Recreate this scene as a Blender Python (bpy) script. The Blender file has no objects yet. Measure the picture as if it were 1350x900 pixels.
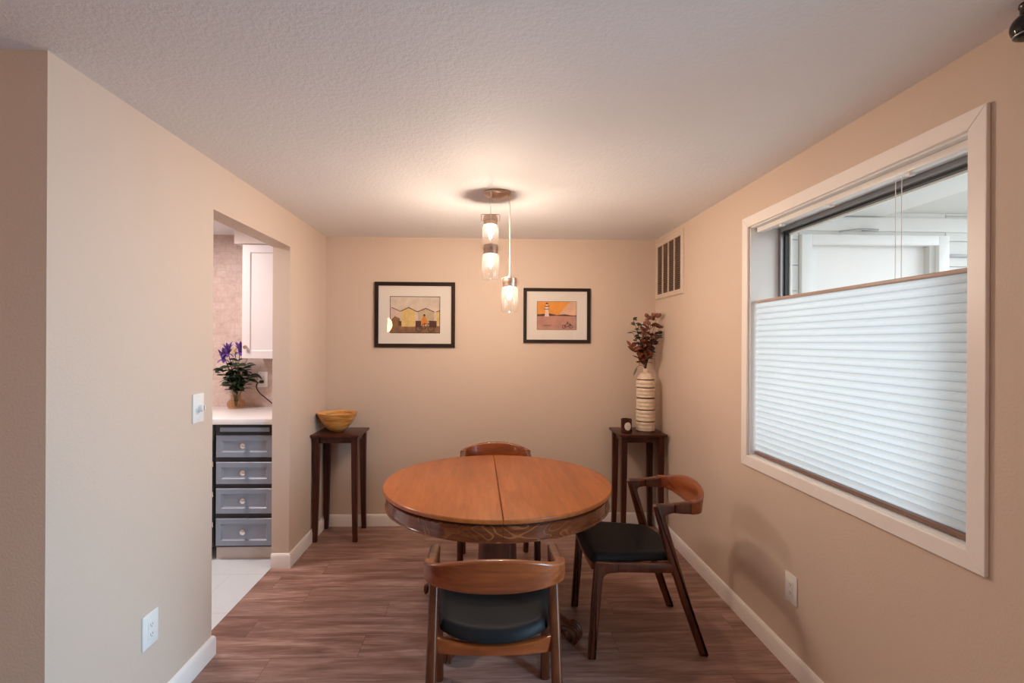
import bpy, bmesh, math, random
from mathutils import Vector, Matrix
random.seed(7)
PI = math.pi
S = bpy.context.scene
COL = S.collection

# ------------------------------------------------------------------ camera
F_PX, CX, CY, YAW, ROLL, CAMZ = 655.03, 662.34, 451.65, 0.0343, 0.0049, 1.4496
cd = bpy.data.cameras.new('camera'); cam = bpy.data.objects.new('camera', cd); COL.objects.link(cam)
cd.sensor_width = 36.0; cd.lens = F_PX / 1350 * 36
cd.shift_x = (675 - CX) / 1350; cd.shift_y = (CY - 450) / 1350
cd.clip_start = 0.02
fw = Vector((math.sin(YAW), math.cos(YAW), 0)); rt = Vector((math.cos(YAW), -math.sin(YAW), 0)); up = Vector((0, 0, 1))
r2 = rt * math.cos(ROLL) + up * math.sin(ROLL); u2 = up * math.cos(ROLL) - rt * math.sin(ROLL)
M = Matrix((r2, u2, -fw)).transposed().to_4x4(); M.translation = (0, 0, CAMZ); cam.matrix_world = M
S.camera = cam

# ------------------------------------------------------------------ light, exposure
S.view_settings.view_transform = 'Standard'; S.view_settings.look = 'None'
S.view_settings.gamma = 1.0; S.view_settings.use_curve_mapping = False
S.view_settings.exposure = 0.0
S.cycles.use_denoising = True
S.cycles.max_bounces = 14; S.cycles.diffuse_bounces = 7; S.cycles.transparent_max_bounces = 24
S.cycles.sample_clamp_indirect = 6.0

BULB_W = 980.0           # emission strength of each pendant bulb
BULB_C = (1.0, 0.805, 0.63)
SKY_S, SKY_C = 1.45, (0.93, 0.96, 1.0)
SUN_S = 2.45
DOOR_FILL_W, DOOR_FILL_C = 50.0, (0.32, 0.67, 1.0)
FILL_W, FILL_C = 22.0, (1.0, 0.62, 0.34)
KIT_W, KIT_C = 25.0, (1.0, 0.88, 0.85)

w = bpy.data.worlds.new('world'); S.world = w; w.use_nodes = True
bg = w.node_tree.nodes['Background']; bg.inputs[0].default_value = (*SKY_C, 1); bg.inputs[1].default_value = SKY_S

def lamp(name, kind, loc, rot, energy, color, **kw):
    d = bpy.data.lights.new(name, kind); d.energy = energy; d.color = color
    for k, v in kw.items(): setattr(d, k, v)
    o = bpy.data.objects.new(name, d); COL.objects.link(o); o.location = loc; o.rotation_euler = rot
    return o
# bright overcast sky on the garden side, falling on the window and its shade
dirv = Vector((-1.0, 0.66, -0.30)).normalized()
sun = lamp('sun', 'SUN', (6, 1, 5), (0, 0, 0), SUN_S, (0.84, 0.93, 1.0), angle=math.radians(40))
sun.rotation_euler = dirv.to_track_quat('-Z', 'Y').to_euler()
# assumed daylight: blue area fill added outside an unseen door, tints the left wall
lamp('assumed_door_fill', 'AREA', (1.80, 0.50, 1.45), (0, PI/2-.40, -.22), DOOR_FILL_W, DOOR_FILL_C, shape='RECTANGLE', size=1.5, size_y=0.8, spread=math.radians(112))
# unseen warm fill added behind the camera to lift the near walls and ceiling
lamp('rear_warm_fill', 'POINT', (-1.75, -0.75, 1.75), (0, 0, 0), FILL_W, FILL_C, shadow_soft_size=.14)
# assumed kitchen ceiling lamp, unseen, added to light the kitchen
lamp('assumed_kitchen_lamp', 'AREA', (-2.15, 2.95, 2.255), (0, 0, 0), KIT_W, KIT_C, shape='DISK', size=0.5)

# ------------------------------------------------------------------ materials
def hexc(r, g, b):
    f = lambda c: (c/255/12.92) if c/255 <= .04045 else ((c/255+.055)/1.055)**2.4
    return (f(r), f(g), f(b))
class NT:
    def __init__(s, name):
        s.m = bpy.data.materials.new(name); s.m.use_nodes = True
        s.t = s.m.node_tree; s.n = s.t.nodes; s.b = s.n['Principled BSDF']; s.out = s.n['Material Output']
    def node(s, typ, **kw):
        n = s.n.new(typ)
        for k, v in kw.items():
            if k.startswith('i_'):
                key = k[2:].replace('_', ' ')
                n.inputs[int(key) if key.isdigit() else key].default_value = v
            else: setattr(n, k, v)
        return n
    def link(s, a, b): s.t.links.new(a, b)
    def coord(s, scale=(1, 1, 1), kind='Object', rot=(0, 0, 0), loc=(0, 0, 0)):
        c = s.node('ShaderNodeTexCoord'); m = s.node('ShaderNodeMapping')
        m.inputs['Scale'].default_value = scale; m.inputs['Rotation'].default_value = rot; m.inputs['Location'].default_value = loc
        s.link(c.outputs[kind], m.inputs[0]); return m.outputs[0]
    def noise(s, vec, scale, detail=4, rough=.55, dist=0.0):
        n = s.node('ShaderNodeTexNoise'); n.inputs['Scale'].default_value = scale; n.inputs['Detail'].default_value = detail
        n.inputs['Roughness'].default_value = rough; n.inputs['Distortion'].default_value = dist
        s.link(vec, n.inputs['Vector']); return n.outputs['Fac']
    def ramp(s, fac, stops):
        r = s.node('ShaderNodeValToRGB'); e = r.color_ramp.elements
        while len(e) < len(stops): e.new(0.5)
        for el, (p, c) in zip(e, stops): el.position = p; el.color = (*c, 1) if len(c) == 3 else c
        s.link(fac, r.inputs[0]); return r.outputs[0]
    def mix(s, fac, a, b, mode='MIX'):
        m = s.node('ShaderNodeMix', data_type='RGBA', blend_type=mode)
        for sock, v in ((m.inputs[0], fac), (m.inputs[6], a), (m.inputs[7], b)):
            if isinstance(v, (int, float)): sock.default_value = v
            elif isinstance(v, tuple): sock.default_value = (*v, 1)
            else: s.link(v, sock)
        return m.outputs[2]
    def math(s, op, a, b=0.0):
        m = s.node('ShaderNodeMath', operation=op)
        for sock, v in ((m.inputs[0], a), (m.inputs[1], b)):
            if isinstance(v, (int, float)): sock.default_value = v
            else: s.link(v, sock)
        return m.outputs[0]
    def bump(s, h, strength=.2, dist=.01):
        b = s.node('ShaderNodeBump'); b.inputs['Strength'].default_value = strength; b.inputs['Distance'].default_value = dist
        s.link(h, b.inputs['Height']); s.link(b.outputs[0], s.b.inputs['Normal'])
    def base(s, c):
        if isinstance(c, tuple): s.b.inputs['Base Color'].default_value = (*c, 1)
        else: s.link(c, s.b.inputs['Base Color'])
    def set(s, rough=None, metal=None, spec=None, coat=None, coat_r=None):
        for k, v in (('Roughness', rough), ('Metallic', metal), ('Specular IOR Level', spec), ('Coat Weight', coat), ('Coat Roughness', coat_r)):
            if v is not None: s.b.inputs[k].default_value = v

def plain(name, col, rough=.5, metal=0.0, spec=.5, var=.06, vscale=12.0, bump=0.0, bscale=200.0, coat=0.0):
    t = NT(name); v = t.coord()
    n = t.noise(v, vscale)
    dk = tuple(c*(1-var) for c in col); lt = tuple(min(1, c*(1+var)) for c in col)
    t.base(t.ramp(n, [(.3, dk), (.7, lt)])); t.set(rough=rough, metal=metal, spec=spec, coat=coat, coat_r=.08)
    if bump: t.bump(t.noise(v, bscale, 3), bump, .002)
    return t.m
def paint(name, col, bump=.12, scale=90.0, rough=.6):
    t = NT(name); v = t.coord()
    t.base(t.mix(t.noise(v, 1.3, 2), tuple(c*.985 for c in col), tuple(c*1.01 for c in col)))
    h = t.ramp(t.noise(v, scale, 3, .6), [(.38, (0, 0, 0)), (.62, (1, 1, 1))])
    t.bump(h, bump, .004); t.set(rough=rough, spec=.35)
    return t.m
def wood(name, dark, mid, light, axis='X', scale=1.0, rough=.32, coat=.25, stretch=14.0, spec=.5):
    t = NT(name)
    sc = {'X': (1, stretch, stretch), 'Y': (stretch, 1, stretch), 'Z': (stretch, stretch, 1)}[axis]
    v = t.coord(scale=sc)
    g = t.noise(v, 2.2*scale, 7, .62, .6)
    f = t.noise(v, 9*scale, 4, .6)
    c = t.ramp(g, [(.28, dark), (.5, mid), (.72, light)])
    c = t.mix(t.ramp(f, [(.35, (.25, .25, .25)), (.6, (0, 0, 0))]), c, tuple(x*.55 for x in dark))
    t.base(c); t.set(rough=rough, coat=coat, coat_r=.12, spec=spec); t.bump(f, .05, .001)
    return t.m
def emis(name, col, strength):
    t = NT(name); t.base((0, 0, 0)); t.b.inputs['Emission Color'].default_value = (*col, 1); t.b.inputs['Emission Strength'].default_value = strength
    return t.m
def thin_glass(name, tint=(1, 1, 1), rough=.02, base=.04, edge=.85, haze=0.0):
    t = NT(name); t.n.remove(t.b)
    tr = t.node('ShaderNodeBsdfTransparent'); tr.inputs[0].default_value = (*tint, 1)
    gl = t.node('ShaderNodeBsdfGlossy'); gl.inputs['Roughness'].default_value = rough
    lw = t.node('ShaderNodeLayerWeight'); lw.inputs[0].default_value = .5
    p = t.math('POWER', lw.outputs['Facing'], 4.0); k = t.math('MULTIPLY_ADD', p, edge-base); k.node.inputs[2].default_value = base
    mx = t.node('ShaderNodeMixShader'); t.link(k, mx.inputs[0]); t.link(tr.outputs[0], mx.inputs[1]); t.link(gl.outputs[0], mx.inputs[2])
    o = mx.outputs[0]
    if haze:
        tl = t.node('ShaderNodeBsdfTranslucent'); m2 = t.node('ShaderNodeMixShader'); m2.inputs[0].default_value = haze
        t.link(o, m2.inputs[1]); t.link(tl.outputs[0], m2.inputs[2]); o = m2.outputs[0]
    t.link(o, t.out.inputs[0]); return t.m

WALL_C = (.635, .503, .408)
m_wall = paint('wall_paint', WALL_C, .10, 120)
m_wallk = paint('kitchen_paint', (.72, .64, .60), .05, 120)
m_ceil = paint('ceiling_paint', (.77, .765, .775), .2, 70, .7)
m_trim = plain('trim_white', (.86, .80, .76), .38, var=.01)
m_reveal = plain('reveal_white', (.78, .76, .74), .5, var=.01)
m_plate = plain('plate_white', (.80, .78, .75), .35, var=.01)
m_slot = plain('slot_dark', (.05, .045, .04), .5)

def floor_material():
    t = NT('plank_floor'); c = t.node('ShaderNodeTexCoord'); sp = t.node('ShaderNodeSeparateXYZ'); t.link(c.outputs['Object'], sp.inputs[0])
    row = t.math('FLOOR', t.math('DIVIDE', sp.outputs[1], .165))
    wn = t.node('ShaderNodeTexWhiteNoise', noise_dimensions='1D'); t.link(row, wn.inputs['W'])
    xo = t.math('ADD', sp.outputs[0], t.math('MULTIPLY', wn.outputs['Value'], 1.22))
    colm = t.math('FLOOR', t.math('DIVIDE', xo, 1.22))
    idx = t.math('ADD', t.math('MULTIPLY', row, 7.13), t.math('MULTIPLY', colm, 3.71))
    wn2 = t.node('ShaderNodeTexWhiteNoise', noise_dimensions='1D'); t.link(idx, wn2.inputs['W'])
    cb = t.node('ShaderNodeCombineXYZ'); t.link(t.math('MULTIPLY', sp.outputs[0], 1.0), cb.inputs[0]); t.link(t.math('MULTIPLY', sp.outputs[1], 9.0), cb.inputs[1]); t.link(t.math('MULTIPLY', idx, 1.37), cb.inputs[2])
    g = t.noise(cb.outputs[0], 1.9, 6, .6, .5)
    g2 = t.noise(cb.outputs[0], 9.0, 4, .6)
    base = t.ramp(g, [(.28, (.16, .076, .056)), (.45, (.31, .172, .136)), (.6, (.47, .295, .246)), (.8, (.60, .405, .35))])
    base = t.mix(t.ramp(g2, [(.3, (.45, .45, .45)), (.62, (0, 0, 0))]), base, (.10, .045, .031))
    base = t.mix(t.math('MULTIPLY', wn2.outputs['Value'], .45), base, (.20, .102, .076))
    fy = t.math('FRACT', t.math('DIVIDE', sp.outputs[1], .165)); fx = t.math('FRACT', t.math('DIVIDE', xo, 1.22))
    seam = t.math('MAXIMUM', t.math('LESS_THAN', fy, .012), t.math('LESS_THAN', fx, .0016))
    base = t.mix(t.math('MULTIPLY', seam, .65), base, (.03, .016, .012))
    t.base(base); t.set(rough=.42, spec=.4); t.bump(g2, .06, .002)
    return t.m
m_floor = floor_material()

def tile_material(name, grout, cols, sx, sy, rough, axis='XZ', bumpy=.0):
    t = NT(name); c = t.node('ShaderNodeTexCoord'); sp = t.node('ShaderNodeSeparateXYZ'); t.link(c.outputs['Object'], sp.inputs[0])
    cb = t.node('ShaderNodeCombineXYZ'); t.link(sp.outputs['XYZ'.index(axis[0])], cb.inputs[0]); t.link(sp.outputs['XYZ'.index(axis[1])], cb.inputs[1])
    br = t.node('ShaderNodeTexBrick'); t.link(cb.outputs[0], br.inputs['Vector'])
    br.inputs['Scale'].default_value = 1.0; br.inputs['Mortar Size'].default_value = .0022; br.inputs['Brick Width'].default_value = sx; br.inputs['Row Height'].default_value = sy
    br.inputs['Color1'].default_value = (0, 0, 0, 1); br.inputs['Color2'].default_value = (1, 1, 1, 1); br.inputs['Mortar'].default_value = (.5, .5, .5, 1)
    n = t.noise(cb.outputs[0], 14, 5, .65, .8); n2 = t.noise(cb.outputs[0], 55, 3)
    f = t.mix(.22 if axis == 'XZ' else .45, n, br.outputs['Color']); f = t.mix(.3, f, n2)
    col = t.ramp(f, [(.25, cols[0]), (.5, cols[1]), (.75, cols[2])])
    t.base(t.mix(br.outputs['Fac'], col, grout)); t.set(rough=rough)
    t.bump(t.math('SUBTRACT', 1.0, br.outputs['Fac']), .3, .002)
    return t.m
m_ktile = tile_material('kitchen_floor_tile', (.62, .60, .58), [(.64, .69, .73), (.68, .73, .77), (.72, .77, .81)], .45, .45, .35, 'XY')
m_splash = tile_material('backsplash_stone_tile', (.56, .44, .39), [(.42, .30, .26), (.60, .46, .41), (.72, .60, .55)], .075, .05, .4, 'XZ')

m_chair = wood('chair_walnut', (.042, .009, .003), (.105, .026, .008), (.17, .047, .014), 'Z', .8, .30, .28, 10, .45)
m_chairx = wood('chair_walnut_rail', (.11, .021, .005), (.25, .057, .013), (.37, .098, .024), 'X', .8, .30, .3, 10, .4)
m_leather = plain('black_leather', (.009, .009, .010), .5, var=.2, vscale=6, bump=.12, bscale=420, spec=.16)
m_top = wood('oak_tabletop', (.30, .078, .018), (.42, .120, .028), (.50, .155, .038), 'Y', .55, .36, .15, 9, spec=.35)
m_stand = wood('stand_mahogany', (.028, .005, .003), (.065, .013, .007), (.105, .024, .011), 'Z', .8, .34, .12, 10, .3)
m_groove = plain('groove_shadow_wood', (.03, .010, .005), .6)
def apron_material():
    t = NT('quartersawn_apron'); v = t.coord(scale=(1, 1, 1.7)); n0 = t.noise(v, 5.0, 0, .5, 1.6)
    n = t.noise(t.coord(scale=(3, 3, 24)), 3.0, 5)
    c = t.ramp(n, [(.3, (.10, .023, .007)), (.7, (.20, .050, .014))])
    fr = t.math('FRACT', t.math('MULTIPLY', n0, 7.0))
    m = t.ramp(fr, [(.0, (0, 0, 0)), (.70, (0, 0, 0)), (.86, (1, 1, 1)), (1, (0, 0, 0))])
    patch = t.ramp(t.noise(t.coord(), 2.2, 1), [(.44, (0, 0, 0)), (.56, (.8, .8, .8))])
    m = t.mix(1.0, m, patch, 'MULTIPLY')
    c = t.mix(m, c, (.40, .15, .05))
    t.base(c); t.set(rough=.18, coat=.4, coat_r=.06); return t.m
m_apron = apron_material()
m_bronze = plain('brushed_bronze', (.62, .47, .37), .33, metal=1.0, var=.1)
m_chrome = plain('polished_chrome', (.78, .78, .80), .18, metal=1.0, var=.02)
m_jar = thin_glass('jar_glass', (.985, .98, .97), .03, .05, .8, .006)
m_pane = thin_glass('window_glass', (.97, .985, .98), .0, .04, .6)
m_picglass = thin_glass('picture_glass', (1, 1, 1), .01, .045, .9)
m_amber = thin_glass('amber_glass', (.87, .69, .50), .05, .08, .8)
m_bulb = emis('bulb_glow', BULB_C, BULB_W)
m_cord = plain('clear_cord', (.80, .74, .68), .3)
m_blackplastic = plain('black_plastic', (.012, .011, .011), .25)
m_frameblk = wood('frame_espresso', (.012, .006, .005), (.022, .011, .008), (.04, .02, .014), 'X', 1, .42, .0, 14, .2)
m_mat = plain('mat_board', (.76, .70, .64), .8, var=.01)
m_bluegrey = plain('cabinet_bluegrey', (.265, .30, .365), .35, var=.02)
m_toe = plain('toe_kick', (.62, .54, .50), .5, var=.02)
m_dark = plain('shadow_gap_dark', (.045, .04, .042), .6)
m_cabwhite = plain('cabinet_white', (.72, .69, .70), .35, var=.01)
m_counter = plain('counter_quartz', (.84, .81, .80), .18, var=.02)
m_porch = plain('porch_white', (.70, .70, .68), .6, var=.01)
m_porch2 = plain('porch_ceiling_white', (.62, .62, .60), .6, var=.01)
m_doorw = plain('porch_door_white', (.80, .80, .79), .5, var=.01)
m_alu = plain('sash_grey', (.30, .30, .31), .35, metal=.6, var=.05)
m_sblk = plain('sash_black', (.01, .01, .011), .4)
m_vent = plain('vent_enamel', (.62, .50, .40), .45, var=.03)
m_ventdk = plain('vent_louver', (.20, .12, .085), .5, var=.08)
m_ventin = plain('vent_inside', (.02, .012, .01), .8)
m_shaderail = plain('shade_rail', (.46, .33, .27), .4, var=.03)
m_shaderail2 = plain('shade_bottom_rail', (.22, .13, .10), .4, var=.03)

def fabric_shade(name='cellular_fabric', k=1.0, tf=.62):
    t = NT(name); t.n.remove(t.b)
    v = t.coord(scale=(1, 3, 40)); n = t.noise(v, 30, 3)
    c = t.ramp(n, [(.3, (.73, .785, .82)), (.7, (.79, .84, .875))])
    d = t.node('ShaderNodeBsdfDiffuse'); tr = t.node('ShaderNodeBsdfTranslucent'); c = t.mix(1.0, c, (k, k, k), 'MULTIPLY'); t.link(c, d.inputs[0]); t.link(c, tr.inputs[0])
    mx = t.node('ShaderNodeMixShader'); mx.inputs[0].default_value = tf
    t.link(d.outputs[0], mx.inputs[1]); t.link(tr.outputs[0], mx.inputs[2]); t.link(mx.outputs[0], t.out.inputs[0]); return t.m
m_fabric = fabric_shade(); m_pleat = fabric_shade('cellular_pleat_seam', .82, .55)

# ------------------------------------------------------------------ mesh helpers
class MB:
    def __init__(s): s.bm = bmesh.new()
    def _fin(s, faces, mi):
        for f in faces: f.material_index = mi
    def box(s, lo, hi, bevel=0.0, seg=2, mi=0, mat=None):
        lo, hi = Vector(lo), Vector(hi); c = (lo+hi)/2; d = hi-lo
        r = bmesh.ops.create_cube(s.bm, size=1.0)
        vs = r['verts']
        for v in vs: v.co = Vector((v.co.x*d.x, v.co.y*d.y, v.co.z*d.z)) + c
        fs = list({f for v in vs for f in v.link_faces})
        if bevel:
            es = list({e for v in vs for e in v.link_edges})
            r = bmesh.ops.bevel(s.bm, geom=es, offset=min(bevel, min(d)*.45), segments=seg, profile=.6, affect='EDGES')
            vs = list({v for f in r['faces'] for v in f.verts} | {v for v in vs if v.is_valid}); fs = list({f for v in vs for f in v.link_faces})
        s._fin(fs, mi)
        if mat is not None: bmesh.ops.transform(s.bm, matrix=mat, verts=vs)
        return vs
    def rings(s, rings, cap0=True, cap1=True, mi=0, closed=False):
        vr = [[s.bm.verts.new(p) for p in r] for r in rings]; n = len(vr[0]); fs = []
        m = len(vr) if closed else len(vr)-1
        for i in range(m):
            a, b = vr[i], vr[(i+1) % len(vr)]
            for j in range(n):
                k = (j+1) % n
                try: fs.append(s.bm.faces.new((a[j], a[k], b[k], b[j])))
                except ValueError: pass
        if not closed:
            if cap0: fs.append(s.bm.faces.new(list(reversed(vr[0]))))
            if cap1: fs.append(s.bm.faces.new(vr[-1]))
        s._fin(fs, mi); return vr
    def tube(s, path, rad, seg=10, mi=0, cap=True, closed=False):
        P = [Vector(p) for p in path]; n = len(P)
        R = rad if isinstance(rad, (list, tuple)) else [rad]*n
        prev = None; rings = []
        for i in range(n):
            if closed: t = (P[(i+1) % n]-P[i-1]).normalized()
            else: t = (P[min(i+1, n-1)]-P[max(i-1, 0)]).normalized()
            if prev is None:
                a = Vector((0, 0, 1)) if abs(t.z) < .9 else Vector((1, 0, 0)); x = t.cross(a).normalized()
            else:
                x = (prev - t*prev.dot(t)); x = x.normalized() if x.length > 1e-6 else t.cross(Vector((0, 1, 0))).normalized()
            prev = x; y = t.cross(x)
            rings.append([P[i]+(x*math.cos(2*PI*k/seg)+y*math.sin(2*PI*k/seg))*R[i] for k in range(seg)])
        return s.rings(rings, cap, cap, mi, closed)
    def lathe(s, prof, seg=32, center=(0, 0, 0), mi=0, a0=0.0, a1=2*PI, mis=None):
        c = Vector(center); full = abs(a1-a0-2*PI) < 1e-6; m = seg if full else seg+1
        grid = []
        for r, z in prof:
            if r < 1e-6 and full: grid.append([s.bm.verts.new(c+Vector((0, 0, z)))]*m)
            else: grid.append([s.bm.verts.new(c+Vector((r*math.cos(a0+(a1-a0)*k/seg), r*math.sin(a0+(a1-a0)*k/seg), z))) for k in range(m)])
        for i in range(len(prof)-1):
            for k in range(seg):
                k2 = (k+1) % m if full else k+1
                q = [grid[i][k], grid[i][k2], grid[i+1][k2], grid[i+1][k]]
                u = []
                for v in q:
                    if v not in u: u.append(v)
                if len(u) > 2:
                    try: f = s.bm.faces.new(u); f.material_index = mis[i] if mis else mi
                    except ValueError: pass
        return grid
    def poly(s, pts, mi=0):
        f = s.bm.faces.new([s.bm.verts.new(p) for p in pts]); f.material_index = mi; return f
    def extrude_outline(s, pts2, x0, x1, r=.004, to3=None, mi=0, steps=3):
        """closed outline in a plane, extruded with softened rims"""
        n = len(pts2); P = [Vector(p) for p in pts2]
        area = sum(P[i].x*P[(i+1) % n].y-P[(i+1) % n].x*P[i].y for i in range(n))
        if area < 0: P.reverse()
        N = []
        for i in range(n):
            a = (P[i]-P[i-1]).normalized(); b = (P[(i+1) % n]-P[i]).normalized()
            na = Vector((a.y, -a.x)); nb = Vector((b.y, -b.x)); m = (na+nb)
            m = m.normalized() if m.length > 1e-6 else na
            N.append(m / max(.5, m.dot(na)))
        f = to3 or (lambda x, p: Vector((x, p.x, p.y)))
        rings = []
        for k in range(steps+1):
            a = PI/2*k/steps; off = r*(1-math.sin(a)); d = r*(1-math.cos(a))
            rings.append((x0+d, off))
        rings = [(x0+r*(1-math.sin(PI/2*k/steps)), r*(1-math.cos(PI/2*k/steps))) for k in range(steps, -1, -1)]
        left = [(x0 + r*(1-math.sin(PI/2*k/steps)), r*(1-math.cos(PI/2*k/steps))) for k in range(steps+1)]
        # k=0: at x0+r with no inset ; k=steps: at x0 with inset r
        L = list(reversed(left)); R = [(x1-(x-x0), o) for x, o in left]
        rr = [[f(x, p-nv*o) for p, nv in zip(P, N)] for x, o in L+R]
        s.rings(rr, True, True, mi)
    def build(s, name, mats, parent=None, smooth=30, loc=None):
        bmesh.ops.recalc_face_normals(s.bm, faces=s.bm.faces[:])
        me = bpy.data.meshes.new(name); s.bm.to_mesh(me); s.bm.free()
        for m in (mats if isinstance(mats, (list, tuple)) else [mats]): me.materials.append(m)
        if smooth:
            me.polygons.foreach_set('use_smooth', [True]*len(me.polygons)); me.set_sharp_from_angle(angle=math.radians(smooth))
        o = bpy.data.objects.new(name, me); COL.objects.link(o)
        if parent is not None: o.parent = parent
        if loc is not None: o.location = loc
        return o
def fillet(pts, n=6):
    """pts: (x, y, radius) -> rounded outline"""
    out = []; m = len(pts)
    for i in range(m):
        p = Vector(pts[i][:2]); r = pts[i][2] if len(pts[i]) > 2 else 0
        if r <= 0: out.append(p); continue
        a = Vector(pts[i-1][:2])-p; b = Vector(pts[(i+1) % m][:2])-p
        la, lb = a.length, b.length; a.normalize(); b.normalize()
        ang = a.angle(b); d = min(r/max(math.tan(ang/2), 1e-4), la*.49, lb*.49)
        p0, p1 = p+a*d, p+b*d
        for k in range(n+1):
            t = k/n; out.append(p0*(1-t)**2+p*2*t*(1-t)+p1*t*t)
    return out
def rrect(w, h, r, n=4):
    out = []
    for cx, cy, a0 in ((w/2-r, h/2-r, 0), (-w/2+r, h/2-r, PI/2), (-w/2+r, -h/2+r, PI), (w/2-r, -h/2+r, 3*PI/2)):
        for k in range(n+1):
            a = a0+PI/2*k/n; out.append((cx+r*math.cos(a), cy+r*math.sin(a)))
    return out
def bez(p0, p1, p2, p3, n=10):
    p0, p1, p2, p3 = map(Vector, (p0, p1, p2, p3))
    return [p0*(1-t)**3+p1*3*t*(1-t)**2+p2*3*t*t*(1-t)+p3*t**3 for t in [k/n for k in range(n+1)]]
def tag(o, label=None, cat=None, group=None, kind=None):
    if label: o['label'] = label
    if cat: o['category'] = cat
    if group: o['group'] = group
    if kind: o['kind'] = kind
    return o
def thing(name, label, cat, loc=(0, 0, 0), rz=0.0, group=None):
    o = bpy.data.objects.new(name, None); COL.objects.link(o); o.empty_display_size = .05
    o.location = loc; o.rotation_euler = (0, 0, rz)
    return tag(o, label, cat, group)
def struct(name, mb, mat, label=None, smooth=30):
    return tag(mb.build(name, mat, None, smooth), label, None, None, 'structure')
def copy_tree(o, parent=None):
    c = o.copy(); COL.objects.link(c); c.parent = parent
    for ch in list(o.children): copy_tree(ch, c)
    return c

# ------------------------------------------------------------------ the room
XL, XR, YB, ZC = -1.256, 1.367, 3.958, 2.28
YN, WT = 1.466, 0.11                      # near outside corner of the left wall, wall thickness
DY0, DY1, DZ = 2.336, 3.239, 2.059        # kitchen opening
XK, YR, XO = -3.30, -2.40, 1.545          # kitchen far wall, rear wall, outer face of the right wall
WY0, WY1, WZ0, WZ1 = 1.352, 2.528, 0.872, 2.055
GY0, GY1, GZ = 0.32, 1.09, 2.03           # assumed glass door beside the camera, unseen

b = MB(); b.box((-1.366, YR, -.06), (XO, YB, 0)); b.box((XK, YR, -.06), (-1.366, YN, 0))
struct('floor', b, m_floor, 'brown wood plank floor of the dining room')
b = MB(); b.box((XK, YN, -.06), (-1.366, YB, 0)); struct('kitchen_floor', b, m_ktile, 'pale tile floor of the kitchen')
b = MB(); b.box((XK, YR, ZC), (XO, YB, ZC+.06)); struct('ceiling', b, m_ceil, 'white textured ceiling')
b = MB(); b.box((XK, YB, -.06), (XO, YB+.1, ZC+.06)); struct('wall_back', b, m_wall, 'beige back wall behind the table')
b = MB(); b.box((XL-WT, YN, 0), (XL, DY0, ZC)); b.box((XL-WT, DY1, 0), (XL, YB, ZC)); b.box((XL-WT, DY0, DZ), (XL, DY1, ZC))
struct('wall_left', b, m_wall, 'beige left wall with the opening to the kitchen')
b = MB(); b.box((XK, YN, 0), (XL-WT, YN+.1, ZC)); struct('wall_near', b, m_wall, 'shaded wall facing the camera at the left')
b = MB(); b.box((XK-.1, YR, -.06), (XK, YB, ZC+.06)); struct('wall_far_left', b, m_wallk)
b = MB(); b.box((XK, YR-.1, -.06), (XO, YR, ZC+.06)); struct('wall_rear', b, m_wall)
b = MB()
b.box((XR, YR, 0), (XO, GY0, ZC)); b.box((XR, GY0, GZ), (XO, GY1, ZC)); b.box((XR, GY1, 0), (XO, WY0, ZC))  # leaves the opening of the assumed glass door
b.box((XR, WY0, 0), (XO, WY1, WZ0)); b.box((XR, WY0, WZ1), (XO, WY1, ZC)); b.box((XR, WY1, 0), (XO, YB, ZC))
struct('wall_right', b, m_wall, 'beige right wall with the window')

def base_prof(h=.092, t=.014):
    return [(0, 0), (t, 0), (t, h*.80), (t*.8, h*.90), (t*.45, h*.97), (0, h)]
def baseboard(name, path, closed=False):
    """path: list of (x,y) with the wall on the left of travel; profile sticks out to the right"""
    b = MB(); P = [Vector(p) for p in path]; rings = []
    for i, p in enumerate(P):
        d0 = (P[i]-P[i-1]).normalized() if i > 0 else (P[1]-P[0]).normalized()
        d1 = (P[i+1]-P[i]).normalized() if i < len(P)-1 else d0
        n0 = Vector((d0.y, -d0.x)); n1 = Vector((d1.y, -d1.x)); m = (n0+n1).normalized(); m = m/max(.4, m.dot(n0))
        rings.append([Vector((p.x+m.x*o, p.y+m.y*o, z)) for o, z in base_prof()])
    b.rings(rings); return struct(name, b, m_trim, 'white baseboard', 25)
baseboard('baseboard_left', [(XL-WT, DY1), (XL, DY1), (XL, YB)][::1])
baseboard('baseboard_back', [(XL+.014, YB), (XR-.014, YB)])
baseboard('baseboard_right', [(XR, YB), (XR, GY1+.06)])
baseboard('baseboard_near', [(XK, YN), (XL, YN), (XL, DY0), (XL-WT, DY0)])

# ------------------------------------------------------------------ window, sash, shade
def rect_frame(b, x0, x1, y0, y1, z0, z1, wd, bevel=.003, mi=0, mitre=True):
    """picture-frame of four mitred members in the YZ plane between x0 and x1"""
    o = [(y0, z0), (y1, z0), (y1, z1), (y0, z1)]; i = [(y0+wd, z0+wd), (y1-wd, z0+wd), (y1-wd, z1-wd), (y0+wd, z1-wd)]
    for k in range(4):
        a, c = o[k], o[(k+1) % 4]; d, e = i[k], i[(k+1) % 4]
        q = [a, c, e, d]
        r0 = [Vector((x0, *p)) for p in q]; r1 = [Vector((x1, *p)) for p in q]
        cy = sum(p[0] for p in q)/4; cz = sum(p[1] for p in q)/4
        b.rings([r0, r1], True, True, mi)
win = tag(bpy.data.objects.new('window_1', None), 'white cased window in the right wall', None, None, 'structure'); COL.objects.link(win)
b = MB(); rect_frame(b, XR-.013, XR, 1.300, 2.584, .820, 2.107, .054); o = b.build('window_casing', m_trim, win)
bv = o.modifiers.new('bevel', 'BEVEL'); bv.width = .0025; bv.segments = 2; bv.limit_method = 'ANGLE'
b = MB(); th = .008
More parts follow.
